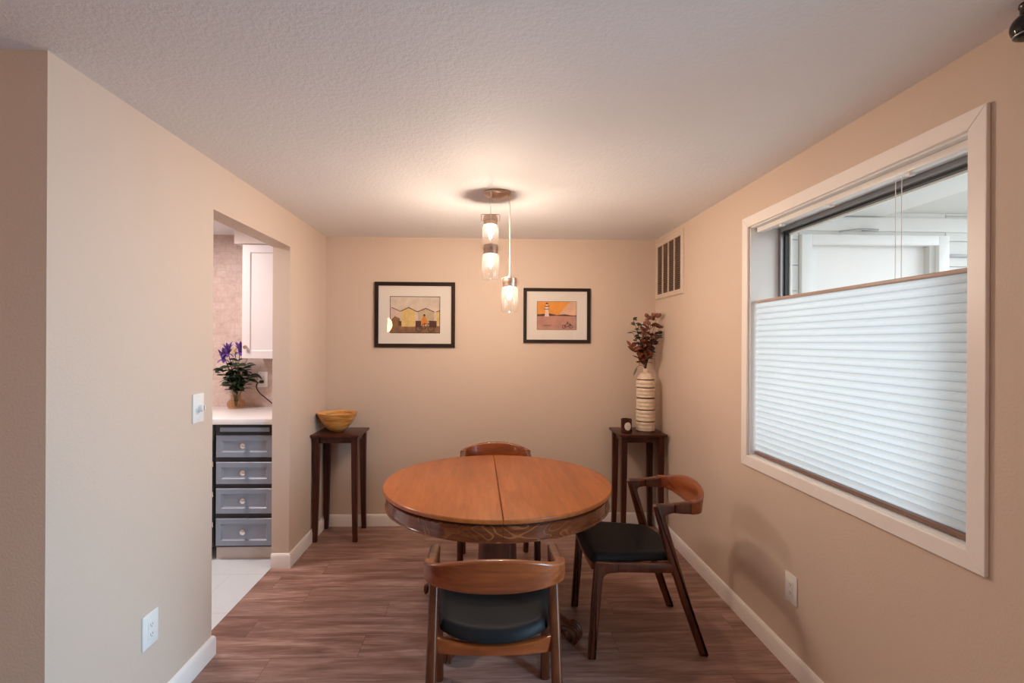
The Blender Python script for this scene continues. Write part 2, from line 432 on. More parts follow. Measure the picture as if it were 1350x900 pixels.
b.box((XR, WY0, WZ0), (XO-.01, WY0+th, WZ1)); b.box((XR, WY1-th, WZ0), (XO-.01, WY1, WZ1)); b.box((XR, WY0, WZ0), (XO-.01, WY1, WZ0+th)); b.box((XR, WY0, WZ1-th), (XO-.01, WY1, WZ1))
b.build('window_reveal', m_reveal, win)
b = MB(); rect_frame(b, 1.512, 1.545, WY0+th, WY1-th, WZ0+th, WZ1-th, .022); b.build('window_frame', m_alu, win)
b = MB(); rect_frame(b, 1.530, 1.550, WY0+th+.018, WY1-th-.018, WZ0+th+.018, WZ1-th-.018, .014); b.build('window_gasket', m_sblk, win)
b = MB(); rect_frame(b, 1.552, 1.562, WY0+th+.030, WY1-th-.030, WZ0+th+.030, WZ1-th-.030, .010); b.build('outer_bead', m_doorw, win)
b = MB(); b.box((1.538, WY0+.03, WZ0+.03), (1.542, WY1-.03, WZ1-.03)); b.build('window_pane', m_pane, win, 0)

sh = thing('cellular_shade', 'pale blue-white pleated cellular shade lowered from the top across the window', 'window shade', (1.40, 1.945, WZ0+th))
SY0, SY1 = WY0+th+.006, WY1-th-.006; hy = (SY1-SY0)/2; cy0 = 1.945
yl0, yl1 = SY0-cy0, SY1-cy0; zb = WZ0+th
b = MB(); b.box((-.004, yl0, WZ1-th-.024-zb), (.030, yl1, WZ1-th-zb), .003); b.build('headrail', m_plate, sh)
b = MB(); b.box((-.010, yl0, 1.660-zb), (.014, yl1, 1.674-zb), .004); b.build('top_rail', m_shaderail, sh)
b = MB(); b.box((-.012, yl0, .004), (.014, yl1, .020), .004); b.build('bottom_rail', m_shaderail2, sh)
b = MB(); N = 26; z0, z1 = .020, 1.660-zb; cols = []
rowsY = [yl0+(yl1-yl0)*k/4 for k in range(5)]
prof = []
for k in range(N):
    a = z0+(z1-z0)*k/N; h = (z1-z0)/N
    for f, d in ((0, .006), (.13, .0015), (.3, -.004), (.5, -.0065), (.7, -.004), (.9, .0015)): prof.append((d, a+f*h))
prof.append((.006, z1))
vs = [[b.bm.verts.new((d, y, z)) for y in rowsY] for d, z in prof]
for i in range(len(prof)-1):
    for j in range(4): b.bm.faces.new((vs[i][j], vs[i][j+1], vs[i+1][j+1], vs[i+1][j]))
for k, f in enumerate(b.bm.faces[:]):
    if (k//4) % 6 == 0: f.material_index = 1
b.build('pleated_fabric', [m_fabric, m_pleat], sh, 60)
for yy in (-.35, .03, .36):
    b = MB(); b.box((-.010, yy-.009, WZ1-th-.040-zb), (.012, yy+.009, WZ1-th-.028-zb), .003); b.build('rail_clip', m_plate, sh)
for yy in (-.315, -.29):
    b = MB(); b.tube([(.002, yy, 1.672-zb), (.002, yy, WZ1-th-.030-zb)], .0013, 6); b.build('lift_cord', m_plate, sh)

# assumed glass door beside the camera (out of frame; added for the daylight fill)
dr = tag(bpy.data.objects.new('assumed_door_2', None), 'assumed glazed door in the right wall beside the camera, unseen', None, None, 'structure'); COL.objects.link(dr)
b = MB()
for y0, y1, z0, z1 in ((GY0-.055, GY0, 0, GZ+.055), (GY1, GY1+.055, 0, GZ+.055), (GY0, GY1, GZ, GZ+.055)): b.box((XR-.013, y0, z0), (XR, y1, z1), .002)
b.build('assumed_door_casing', m_trim, dr)
b = MB(); rect_frame(b, 1.52, 1.55, GY0, GY1, .0, GZ, .05); b.build('door_frame', m_doorw, dr)  # frame of the assumed door
b = MB(); b.box((1.533, GY0+.04, .04), (1.537, GY1-.04, GZ-.04)); b.build('assumed_door_pane', m_pane, dr, 0)

# ------------------------------------------------------------------ porch outside the window
YP = 3.2
b = MB(); b.box((1.545, -.8, -.10), (4.6, YP, -.05)); struct('porch_floor', b, m_porch)
b = MB()
z = -.05; k = 0
while z < 2.60:
    h = .168
    b.box((1.545, YP, z+.006), (2.055, YP+.08, z+h), .003); b.box((3.055, YP, z+.006), (4.4, YP+.08, z+h), .003)
    z += h
b.box((1.545, YP+.012, -.05), (2.06, YP+.10, 2.6)); b.box((3.05, YP+.012, -.05), (4.4, YP+.10, 2.6)); b.box((2.06, YP+.0, 2.17), (3.05, YP+.1, 2.6))
struct('wall_porch', b, m_porch, 'white sided porch wall outside the window')
b = MB(); b.box((1.545, YP-.02, 2.195), (4.4, YP, 2.285), .003); struct('trim_1', b, m_porch, 'white board along the top of the porch wall')
b = MB(); b.box((1.545, 1.55, 2.32), (3.6, YP, 2.38)); struct('porch_ceiling', b, m_porch2, 'white porch ceiling outside the window')
b = MB(); b.box((1.545, 1.55, 2.292), (2.62, YP-.02, 2.32), .003); struct('trim_2', b, m_porch, 'white soffit panel along the house')
d1 = tag(bpy.data.objects.new('door_1', None), 'white framed door on the porch seen through the window', None, None, 'structure'); COL.objects.link(d1)
b = MB()
for x0, x1, z0, z1 in ((2.062, 2.132, -.05, 2.168), (2.985, 3.055, -.05, 2.168), (2.132, 2.985, 2.105, 2.168)): b.box((x0, YP-.028, z0), (x1, YP+.02, z1), .003)
b.build('door_frame', m_doorw, d1)
b = MB(); b.box((2.10, YP+.045, -.05), (3.02, YP+.075, 2.16)); b.build('door_leaf', m_doorw, d1)
b = MB(); b.box((2.945, YP+.0, -.05), (2.985, YP+.05, 2.105)); b.build('door_stop', m_porch2, d1)
b = MB(); b.tube([(2.30, YP-.045, 2.183), (2.42, YP-.06, 2.197), (2.55, YP-.045, 2.197)], .006, 8); b.box((2.46, YP-.05, 2.188), (2.56, YP-.03, 2.203), .003)
b.build('door_closer', m_alu, d1)
b = MB(); b.box((3.062, YP-.012, 2.03), (4.4, YP, 2.05), .003); struct('trim_3', b, m_alu)

# ------------------------------------------------------------------ kitchen
YF = 3.345
b = MB(); b.box((XK, YB-.012, .93), (-1.37, YB, ZC)); struct('wall_kitchen_tile', b, m_splash, 'mottled stone tile on the kitchen back wall')
b = MB(); b.box((-1.800, 3.62, 2.150), (-1.366, YB-.012, ZC)); struct('kitchen_soffit', b, m_wallk, 'boxed soffit above the white wall cabinet')
cab = thing('drawer_cabinet', 'blue-grey kitchen base cabinet with a stack of drawers under the white counter', 'cabinet', (-1.60, 3.36, 0))
cxl, cxr = -1.785+1.60, -1.40+1.60
b = MB(); b.box((cxl, .0, .085), (cxr, .57, .905)); b.build('body', m_dark, cab)
b = MB(); b.box((cxl, .015, .0), (cxr, .5, .085), .002); b.build('toe_kick', m_toe, cab)
b = MB(); b.box((cxl+.035, -.016, .852), (cxr-.03, .01, .880), .003); b.build('pull_out_board', m_bluegrey, cab)
for zt, zb_ in ((.828, .684), (.652, .507), (.477, .312), (.279, .100)):
    b = MB(); x0, x1 = cxl+.012, cxr-.006; f = .034; n = .010
    # raised frame, recessed panel
    oo = [(x0, zb_), (x1, zb_), (x1, zt), (x0, zt)]
    def inset(k): return [(x0+k, zb_+k), (x1-k, zb_+k), (x1-k, zt-k), (x0+k, zt-k)]
    R = [(0, 0.0), (0, -.017), (.003, -.020), (f, -.020), (f+.006, -.013), (f+.012, -.010)]
    b.rings([[Vector((x, y, z)) for x, z in inset(k)] for k, y in R], True, True)
    d = b.build('drawer', m_bluegrey, cab, 20)
    b = MB(); kx = (x0+x1)/2; kz = (zt+zb_)/2+.006
    g = b.lathe([(0, 0), (.008, 0), (.0075, .012), (.016, .017), (.0195, .023), (.0175, .030), (.008, .034), (0, .0345)], 18)
    bmesh.ops.transform(b.bm, matrix=Matrix.Translation((kx, -.010, kz)) @ Matrix.Rotation(PI/2, 4, 'X'), verts=b.bm.verts[:])
    b.build('knob', m_chrome, d)
dw = thing('dark_appliance', 'dark appliance front at the left edge of the kitchen opening, beside the drawers', 'appliance', (-2.09, 3.36, 0))
b = MB(); b.box((-.295, .0, .085), (.297, .57, .90), .004); b.build('body', m_dark, dw)
b = MB(); b.box((-.29, -.018, .11), (.290, 0, .80), .006); b.build('door', m_blackplastic, dw)
for zz in (.22, .42, .62):
    b = MB(); b.box((.285, -.012, zz), (.296, .004, zz+.035), .002); b.build('hinge', m_chrome, dw)
b = MB(); b.box((XK+.02, 3.305, .905), (-1.372, YB-.013, .943), .006); tag(b.build('countertop', m_counter), 'white quartz countertop over the grey drawers', 'countertop')
uc = thing('wall_cabinet', 'white wall cabinet hanging beside the kitchen opening', 'cabinet', (-1.56, 3.64, 1.325))
x0, x1 = -.185, .19
b = MB(); b.box((x0, 0, 0), (x1, .304, .824), .002); b.build('body', m_cabwhite, uc)
b = MB()
def inset2(k): return [(x0+.002+k, .002+k), (x1-.002-k, .002+k), (x1-.002-k, .820-k), (x0+.002+k, .820-k)]
b.rings([[Vector((x, y, z)) for x, z in inset2(k)] for k, y in [(0, 0), (0, -.017), (.003, -.02), (.055, -.02), (.062, -.012)]], True, True)
dd = b.build('door', m_cabwhite, uc, 20)
b = MB(); b.lathe([(0, 0), (.006, 0), (.0055, .012), (.013, .016), (.0155, .022), (.012, .028), (0, .030)], 18)
bmesh.ops.transform(b.bm, matrix=Matrix.Translation((x0+.035, -.02, .085)) @ Matrix.Rotation(PI/2, 4, 'X'), verts=b.bm.verts[:]); b.build('knob', m_bronze, dd)

# wall plates: local frame, plate in XZ, front towards -Y
def wall_plate(name, label, cat, loc, rz, kind, wdt=.080, hgt=.124):
    t = thing(name, label, cat, loc, rz)
    b = MB(); b.box((-wdt/2, -.006, -hgt/2), (wdt/2, 0, hgt/2), .003); b.build('plate', m_plate, t)
    if kind == 'decora':
        b = MB(); b.box((-.017, -.0085, -.034), (.017, -.005, .034), .0015); r = b.build('receptacle', m_plate, t)
        for zz in (-.018, .018):
            b = MB(); b.box((-.0105, -.0090, zz-.0115), (.0105, -.0080, zz+.0095), .0004)
            for xx in (-.0055, .0055): b.box((xx-.001, -.0093, zz-.003), (xx+.001, -.0086, zz+.005), mi=1)
            b.box((-.002, -.0093, zz-.009), (.002, -.0086, zz-.0055), mi=1)
            b.build('socket', [m_plate, m_slot], r, 0)
    if kind == 'dimmer':
        b = MB(); b.lathe([(0, 0), (.020, 0), (.020, .003), (.0165, .006), (.015, .022), (.012, .024), (0, .024)], 28)
        bmesh.ops.transform(b.bm, matrix=Matrix.Translation((0, -.005, 0)) @ Matrix.Rotation(PI/2, 4, 'X'), verts=b.bm.verts[:]); k = b.build('dimmer_knob', m_plate, t)
        b = MB(); b.box((-.0018, -.0300, -.010), (.0018, -.0285, .012)); b.build('pointer', m_slot, k)
    for zz in (-hgt*.39, hgt*.39):
        b = MB(); b.lathe([(0, 0), (.003, 0), (.0025, .0012), (0, .0014)], 10)
        bmesh.ops.transform(b.bm, matrix=Matrix.Translation((0, -.0058, zz)) @ Matrix.Rotation(PI/2, 4, 'X'), verts=b.bm.verts[:]); b.build('screw', m_plate, t)
    return t
wall_plate('dimmer_switch', 'white wall plate with a round dimmer knob beside the kitchen opening', 'light switch', (XL, 2.215, 1.158), PI/2, 'dimmer', .082, .126)
wall_plate('wall_outlet', 'white electrical outlet low on the left wall below the dimmer', 'outlet', (XL, 1.910, .368), PI/2, 'decora', .086, .126)
wall_plate('wall_outlet', 'white electrical outlet low on the right wall under the window', 'outlet', (XR, 2.162, .365), -PI/2, 'decora', .082, .128)
wall_plate('wall_outlet', 'kitchen outlet with a black plug above the white counter', 'outlet', (-1.735, YB-.012, 1.155), 0, 'decora', .075, .120)
pl = thing('power_cord', 'black plug and cord hanging from the kitchen outlet', 'power cord', (-1.735, YB-.021, 1.137))
b = MB(); b.box((-.014, -.024, -.011), (.012, 0, .011), .005); b.build('plug', m_blackplastic, pl)
b = MB(); b.tube(bez((-.006, -.02, 0), (-.055, -.035, -.01), (-.035, -.03, -.07), (.02, -.03, -.11), 12)+bez((.02, -.03, -.11), (.06, -.03, -.14), (.09, -.03, -.17), (.11, -.04, -.178), 8)[1:], .0042, 8); b.build('cord', m_blackplastic, pl)
b = MB(); b.lathe([(0, .002), (.05, .0), (.075, .004), (.085, .012), (.081, .012), (.07, .007), (0, .006)], 32)
tag(b.build('serving_plate', plain('dark_plate', (.10, .085, .085), .3), None, 40, (-2.02, 3.47, .943)), 'flat dark dish at the left end of the white counter', 'plate')

# ------------------------------------------------------------------ foliage helpers
def leaf(b, base, direc, length, width, bend=.2, mi=0, n=5, roll=0.0):
    d = Vector(direc).normalized(); a = Vector((0, 0, 1)) if abs(d.z) < .95 else Vector((1, 0, 0))
    sd = d.cross(a).normalized(); nr = sd.cross(d); sd = (Matrix.Rotation(roll, 3, d) @ sd); nr = sd.cross(d)
    base = Vector(base); rows = []
    for k in range(n+1):
        t = k/n; wv = width*.5*math.sin(PI*min(.98, .06+t*.94))**.8 if 0 < k < n else width*.03
        c = base+d*(length*t)-nr*(bend*length*t*t)
        rows.append((b.bm.verts.new(c-sd*wv+nr*wv*.25), b.bm.verts.new(c), b.bm.verts.new(c+sd*wv+nr*wv*.25)))
    for k in range(n):
        for j in range(2):
            f = b.bm.faces.new((rows[k][j], rows[k][j+1], rows[k+1][j+1], rows[k+1][j])); f.material_index = mi
def blob(b, c, r, mi=0, sq=(1, 1, 1), sub=1):
    rr = bmesh.ops.create_icosphere(b.bm, subdivisions=sub, radius=r)
    for v in rr['verts']: v.co = Vector((v.co.x*sq[0], v.co.y*sq[1], v.co.z*sq[2]))+Vector(c)
    for f in {f for v in rr['verts'] for f in v.link_faces}: f.material_index = mi
m_kleaf = plain('kitchen_leaf_green', (.028, .050, .024), .45, var=.5, vscale=30)
m_kstem = plain('kitchen_stem_green', (.10, .16, .07), .5)
m_purple = plain('purple_petal', (.12, .045, .26), .5, var=.3, vscale=60)
m_yellow = plain('cream_bloom', (.55, .38, .20), .6, var=.2)

kv = thing('glass_vase', 'round amber glass vase holding greenery on the kitchen counter', 'vase', (-1.885, 3.83, .943))
b = MB(); b.lathe([(0, 0), (.050, 0), (.060, .014), (.062, .040), (.054, .058), (.038, .068), (.034, .080), (.034, .115), (.040, .126)], 32); b.build('bowl', m_amber, kv)
KX, KY, KZ = -1.885, 3.83, .943
def bouquet(name, label, cat, group, kx, ky, kz, spec, builder):
    for i, s_ in enumerate(spec):
        t = thing(name, label, cat, (kx, ky, kz), 0, group); builder(t, s_, i)
def leafy(t, s_, i):
    dx, dy, h = s_; rnd = random.Random(i*13+5)
    P = bez((dx*.06, dy*.06, .02), (dx*.1, dy*.1, h*.4), (dx*.55, dy*.5, h*.75), (dx, dy, h), 10)
    b = MB(); b.tube(P, [.003-.0015*k/10 for k in range(11)], 6); b.build('stem', m_kstem, t)
    b = MB()
    for k in range(5, 11):
        for q in range(4):
            a = rnd.random()*2*PI
            leaf(b, P[k], (math.cos(a), math.sin(a), rnd.uniform(-.2, .7)), rnd.uniform(.05, .085), rnd.uniform(.028, .045), rnd.uniform(0, .5), roll=rnd.uniform(-.6, .6))
    b.build('leaves', m_kleaf, t)
bouquet('leafy_stem', 'leafy dark green stem in the amber kitchen vase', 'plant stem', 'green stems in the kitchen vase', KX, KY, KZ,
        [(-.10, -.03, .30), (-.04, -.05, .34), (.03, -.04, .36), (.09, -.03, .33), (.11, .02, .26), (-.02, -.07, .24), (.06, -.06, .25)], leafy)
def iris(t, s_, i):
    dx, dy, h = s_; rnd = random.Random(i*7+3)
    P = bez((dx*.06, dy*.06, .02), (dx*.1, dy*.1, h*.4), (dx*.6, dy*.6, h*.8), (dx, dy, h), 10)
    b = MB(); b.tube(P, .0028, 6); b.build('stem', m_kstem, t)
    b = MB(); top = P[-1]
    for q in range(12):
        a = q*2.4; leaf(b, top-Vector((0, 0, .05-.004*q)), (math.cos(a)*.5, math.sin(a)*.5, 1), .055+.035*rnd.random(), .022, .15, roll=rnd.uniform(-.5, .5))
    for q in range(6):
        a = q*1.05; leaf(b, top-Vector((0, 0, .03)), (math.cos(a), math.sin(a), .1), .045, .026, .7)
    b.build('petals', m_purple, t)
bouquet('purple_flower', 'purple flower standing up among the greenery on the kitchen counter', 'flower', 'purple flowers in the kitchen vase', KX, KY, KZ,
        [(-.035, -.06, .445), (.060, -.06, .455), (-.085, -.02, .40)], iris)
def bloom(t, s_, i):
    dx, dy, h = s_
    P = bez((dx*.06, dy*.06, .02), (dx*.1, dy*.1, h*.4), (dx*.6, dy*.6, h*.8), (dx, dy, h), 8)
    b = MB(); b.tube(P, .0022, 6); b.build('stem', m_kstem, t)
    b = MB()
    for q in range(9): blob(b, P[-1]+Vector((random.uniform(-.018, .018), random.uniform(-.018, .018), random.uniform(-.012, .02))), .010)
    b.build('flower_head', m_yellow, t)
bouquet('cream_flower', 'small cream flower between the purple flowers on the counter', 'flower', 'cream flowers in the kitchen vase', KX, KY, KZ,
        [(.018, -.05, .43), (.105, -.01, .42)], bloom)

# ------------------------------------------------------------------ return-air grille
vt = thing('air_vent', 'beige return air grille high on the right wall near the corner', 'vent', (XR, 3.655, 2.020), -PI/2)
vw, vh = .275, .225     # half sizes; local x runs towards the camera side
b = MB()
o4 = lambda k: [(-vw+k, -vh+k), (vw-k, -vh+k), (vw-k, vh-k), (-vw+k, vh-k)]
rr = [[Vector((x, y, z)) for x, z in o4(k)] for k, y in ((0, 0), (0, -.006), (.006, -.012), (.038, -.012), (.040, -.004))]
b.rings(rr, False, False); fr = b.build('frame', m_vent, vt, 20)
b = MB(); b.box((-vw+.038, -.003, -vh+.038), (vw-.038, -.001, vh-.038)); b.build('backing', m_ventin, vt)
iw = (vw-.04)*2
for k in range(1, 4):
    x = -vw+.04+iw*k/4
    b = MB(); b.box((x-.006, -.0125, -vh+.038), (x+.006, -.002, vh-.038), .001); b.build('divider', m_vent, vt)
for k in range(4):
    x0_, x1_ = -vw+.04+iw*k/4+.006, -vw+.04+iw*(k+1)/4-.006
    b = MB()
    for q in range(26):
        z = -vh+.046+(2*vh-.092)*q/25
        b.box((x0_, -.0095, -.0010), (x1_, .0, .0010), mat=Matrix.Translation((0, -.001, z)) @ Matrix.Rotation(-.7, 4, 'X'))
    b.build('louvers', m_ventdk, vt, 0)

# ------------------------------------------------------------------ security dome
dm = thing('dome_camera', 'glossy black dome at the top right corner under the ceiling', 'dome camera', (1.316, 1.160, ZC))
b = MB(); b.lathe([(0, 0), (.020, 0), (.021, -.006), (.018, -.012), (.018, -.030), (0, -.030)], 36); b.build('mount', m_blackplastic, dm)
b = MB(); b.lathe([(0, -.022)]+[(.0365*math.sin(a), -.056+.0345*math.cos(a)) for a in [.15+(2.2-.15)*k/18 for k in range(19)]]+[(0, -.076)], 40); b.build('dome', plain('dome_gloss', (.006, .005, .005), .08), dm)
b = MB(); b.tube([(.0300*math.cos(2*PI*k/36), .0300*math.sin(2*PI*k/36), -.0765) for k in range(36)], .0018, 8, closed=True); b.build('lens_ring', m_alu, dm)
b = MB(); b.lathe([(.0295, -.0765), (.022, -.083), (0, -.087)], 36); b.build('lens', m_blackplastic, dm)

# ------------------------------------------------------------------ pendant
pd = thing('pendant_light', 'three-jar glass pendant lamp hanging from the ceiling over the table', 'pendant lamp', (.062, 2.752, ZC))
b = MB(); b.lathe([(0, 0), (.076, 0), (.078, -.006), (.073, -.012), (.050, -.019), (.030, -.030), (.012, -.034), (0, -.034)], 40); b.build('canopy', m_bronze, pd)
m_filament = m_bulb
drops = [(-.036, .062, 2.279-2.168, True), (-.036, -.062, 2.279-1.981, False), (.071, .0, 2.279-1.811, False)]
for i, (dx, dy, dz, bail) in enumerate(drops):
    b = MB(); dirn = Vector((dx, dy, 0)).normalized()
    gx, gy = dx*.95, dy*.95
    b.lathe([(0, 0), (.006, 0), (.0065, -.020), (.004, -.034), (0, -.034)], 14, (gx, gy, -.008)); b.build('cord_grip', m_bronze, pd)
    b = MB(); b.tube([(gx, gy, -.038), (dx, dy, -.08), (dx, dy, -dz)], .0019, 8); b.build('cord', m_cord, pd)
    zt = -dz
    b = MB(); b.lathe([(0, .004), (.012, .006), (.014, 0), (.036, -.002), (.0385, -.006), (.0385, -.016), (.0405, -.018), (.0405, -.030), (.0385, -.032), (.0385, -.055), (.036, -.055), (.034, -.008), (0, -.006)], 36, (dx, dy, zt)); lid = b.build('lid', m_bronze, pd)
    if bail:
        b = MB()
        b.tube([(dx-.052, dy, zt-.032), (dx-.053, dy, zt+.002), (dx-.049, dy, zt+.006), (dx+.049, dy, zt+.006), (dx+.053, dy, zt+.002), (dx+.052, dy, zt-.032)], .0022, 8)
        b.tube([(dx+.042*math.cos(2*PI*k/28), dy+.042*math.sin(2*PI*k/28), zt-.030) for k in range(28)], .002, 6, closed=True)
        b.build('bail_wire', m_bronze, lid)
    else:
        for s_ in (-1, 1):
            b = MB(); b.tube([(dx+s_*.0405, dy-.004, zt-.006), (dx+s_*.047, dy-.006, zt-.014), (dx+s_*.047, dy-.006, zt-.036), (dx+s_*.041, dy-.004, zt-.044)], .002, 6)
            b.build('clasp', m_bronze, lid)
    b = MB(); b.lathe([(.0365, -.030), (.037, -.056), (.0425, -.062), (.0465, -.072), (.0465, -.178), (.044, -.190), (.036, -.194), (.030, -.190), (0, -.189)], 40, (dx, dy, zt)); b.build('jar', m_jar, pd)
    b = MB(); b.lathe([(0, -.006), (.013, -.006), (.017, -.044), (.015, -.052), (0, -.052)], 18, (dx, dy, zt)); b.build('socket', m_bronze, pd)
    b = MB(); b.lathe([(.0065, -.050), (.008, -.058), (.0115, -.070), (.0135, -.084), (.0125, -.100), (.0085, -.112), (.004, -.120), (0, -.123)], 16, (dx, dy, zt)); b.build('bulb', m_bulb, pd)

# ------------------------------------------------------------------ framed prints
def flat(name, col, var=.12, sc=9.0, rough=.7):
    t = NT(name); v = t.coord(scale=(1, 1, 1)); n = t.noise(v, sc, 5, .6)
    t.base(t.ramp(n, [(.3, tuple(c*(1-var) for c in col)), (.7, tuple(min(1, c*(1+var)) for c in col))])); t.set(rough=rough, spec=.2); return t.m
def picture(name, label, x0, x1, z0, z1, fwid, mx, mz0, mz1, mats, shapes):
    cx_, cz_ = (x0+x1)/2, (z0+z1)/2; t = thing(name, label, 'picture', (cx_, YB, cz_)); W, H = x1-x0, z1-z0
    q = lambda k: [(-W/2+k, -H/2+k), (W/2-k, -H/2+k), (W/2-k, H/2-k), (-W/2+k, H/2-k)]
    b = MB(); b.rings([[Vector((x, y, z)) for x, z in q(k)] for k, y in ((0, 0), (0, -.020), (.002, -.023), (fwid-.003, -.021), (fwid, -.016), (fwid, -.004))], False, False); b.build('frame', m_frameblk, t, 20)
    b = MB(); px0, px1, pz0, pz1 = -W/2+mx, W/2-mx, -H/2+mz0, H/2-mz1
    k = fwid-.002
    outer = [(-W/2+k, -H/2+k), (W/2-k, -H/2+k), (W/2-k, H/2-k), (-W/2+k, H/2-k)]; inner = [(px0, pz0), (px1, pz0), (px1, pz1), (px0, pz1)]
    b.rings([[Vector((x, -.008, z)) for x, z in outer], [Vector((x, -.008, z)) for x, z in inner], [Vector((x, -.005, z)) for x, z in inner]], False, False); b.build('mat', m_mat, t, 20)
    b = MB(); pw, ph = px1-px0+.004, pz1-pz0+.004
    y = -.0035
    b.poly([(px0-.002, y, pz0-.002), (px1+.002, y, pz0-.002), (px1+.002, y, pz1+.002), (px0-.002, y, pz1+.002)], 0)
    for j, (mi, pts) in enumerate(shapes):
        yy = y-.00006*(j+1)
        b.poly([(px0+u*(px1-px0), yy, pz0+v*(pz1-pz0)) for u, v in pts], mi)
    bm_ = b.bm
    for f in bm_.faces:
        f.normal_update()
        if f.normal.y > 0: f.normal_flip()
    me = bpy.data.meshes.new('print'); bm_.to_mesh(me); bm_.free()
    for m in mats: me.materials.append(m)
    o = bpy.data.objects.new('print', me); COL.objects.link(o); o.parent = t
    b = MB(); b.box((-W/2+k, -.0135, -H/2+k), (W/2-k, -.0115, H/2-k)); b.build('glass', m_picglass, t, 0)
    return t
def band(u0, v0, u1, v1, th):      # straight stroke
    d = Vector((u1-u0, v1-v0)).normalized(); n = Vector((-d.y, d.x))*th/2
    return [(u0+n.x, v0+n.y), (u0-n.x, v0-n.y), (u1-n.x, v1-n.y), (u1+n.x, v1+n.y)]
def rct(u0, v0, u1, v1): return [(u0, v0), (u1, v0), (u1, v1), (u0, v1)]
def ringseg(u, v, r, th, asp, n=16):
    out = []
    for k in range(n):
        a, c = 2*PI*k/n, 2*PI*(k+1)/n
        out.append([(u+r*math.cos(a), v+r*asp*math.sin(a)), (u+r*math.cos(c), v+r*asp*math.sin(c)), (u+(r-th)*math.cos(c), v+(r-th)*asp*math.sin(c)), (u+(r-th)*math.cos(a), v+(r-th)*asp*math.sin(a))])
    return out
def disc(u, v, r, asp, n=12): return [(u+r*math.cos(2*PI*k/n), v+r*asp*math.sin(2*PI*k/n)) for k in range(n)]
def edge_lines(mi, th=.012, asp=1.4): return [(mi, rct(0, 0, th, 1)), (mi, rct(1-th, 0, 1, 1)), (mi, rct(0, 0, 1, th*asp)), (mi, rct(0, 1-th*asp, 1, 1))]
hm = [flat('print_hazy_sky', (.66, .55, .46), .14, 14), flat('print_yellow_hut', (.70, .50, .19), .12, 20), flat('print_grey_hut', (.50, .40, .26), .12, 20),
      flat('print_dark_line', (.055, .028, .022)), flat('print_sand', (.25, .13, .07), .3, 18), flat('print_orange', (.70, .24, .03)), flat('print_pale_hut', (.66, .48, .40), .1, 20), flat('print_maroon', (.10, .035, .03), .3, 30)]
hs = [(6, [(0, .12), (.2, .12), (.2, .60), (.03, .70), (0, .68)]), (4, rct(0, 0, 1, .20)), (4, [(0, .18), (.2, .18), (.2, .40), (.1, .46), (0, .34)]),
      (1, [(.23, .18), (.5, .18), (.5, .58), (.37, .69), (.23, .60)]), (2, [(.56, .22), (.88, .22), (.88, .58), (.71, .67), (.56, .58)]), (1, [(.93, .22), (1, .22), (1, .62), (.93, .58)]),
      (7, rct(.17, .20, .23, .33)), (7, rct(.51, .16, .62, .34)), (7, rct(.78, .16, .93, .34)), (4, rct(.23, .06, .50, .18)),
      (3, band(.03, .70, .21, .59, .016)), (3, band(.22, .60, .375, .70, .02)), (3, band(.365, .70, .55, .58, .02)), (3, band(.54, .58, .72, .68, .02)), (3, band(.71, .68, .89, .575, .02)), (3, band(.92, .58, 1, .62, .02)),
      (2, rct(.36, .20, .366, .58)), (5, [(.63, .22), (.73, .22), (.74, .34), (.70, .46), (.66, .46), (.63, .36)]), (3, disc(.685, .49, .022, 1.4))]
for u in (.58, .82):
    for r_ in ringseg(u, .13, .068, .014, 1.42): hs.append((3, r_))
hs += [(3, band(.58, .13, .68, .26, .014)), (3, band(.68, .26, .78, .26, .014)), (3, band(.78, .27, .82, .13, .014)), (3, band(.70, .12, .78, .27, .014)), (3, band(.58, .13, .70, .12, .014)), (3, band(.68, .28, .70, .12, .012)), (3, band(.77, .32, .83, .34, .014))]
hs += edge_lines(3)
picture('framed_print', 'dark framed print of yellow beach huts on the back wall, the larger picture', -.873, -.241, 1.409, 1.925, .030, .118, .112, .112, hm, hs)
lm = [flat('print_sunset', (.78, .33, .07), .15, 10), flat('print_pale_dusk', (.72, .44, .31), .1, 12), flat('print_sea', (.50, .26, .21), .16, 14), flat('print_shore', (.09, .035, .032)), flat('print_lighthouse', (.80, .64, .61), .06), flat('print_ink', (.07, .032, .03))]
ls = [(1, [(.55, .5), (1, .5), (1, 1), (.85, 1), (.62, .66)]), (2, rct(0, 0, 1, .52)), (3, [(0, .48), (.28, .49), (.48, .50), (.48, .53), (.30, .58), (.1, .55), (0, .54)]), (3, [(.42, .50), (1, .48), (1, .51), (.92, .50), (.7, .55), (.5, .52)]),
      (4, [(.195, .47), (.305, .47), (.285, .80), (.215, .80)]), (5, rct(.18, .715, .31, .735)), (5, rct(.19, .82, .31, .845)), (4, rct(.222, .845, .278, .895)), (5, [(.205, .895), (.295, .895), (.25, .965)]),
      (5, [(.13, .145), (.36, .145), (.34, .165), (.16, .16)])]
for u in (.68, .86):
    for r_ in ringseg(u, .12, .050, .014, 1.35): ls.append((5, r_))
ls += [(5, band(.68, .12, .76, .22, .016)), (5, band(.76, .22, .84, .21, .016)), (5, band(.84, .22, .86, .12, .016)), (5, band(.77, .11, .84, .22, .016)), (5, disc(.77, .26, .02, 1.3)), (5, band(.68, .12, .77, .11, .014))]
ls += edge_lines(5, .008)
picture('framed_print', 'dark framed print of a lighthouse at orange sunset on the back wall, the smaller picture', .302, .837, 1.450, 1.886, .026, .108, .104, .104, lm, ls)

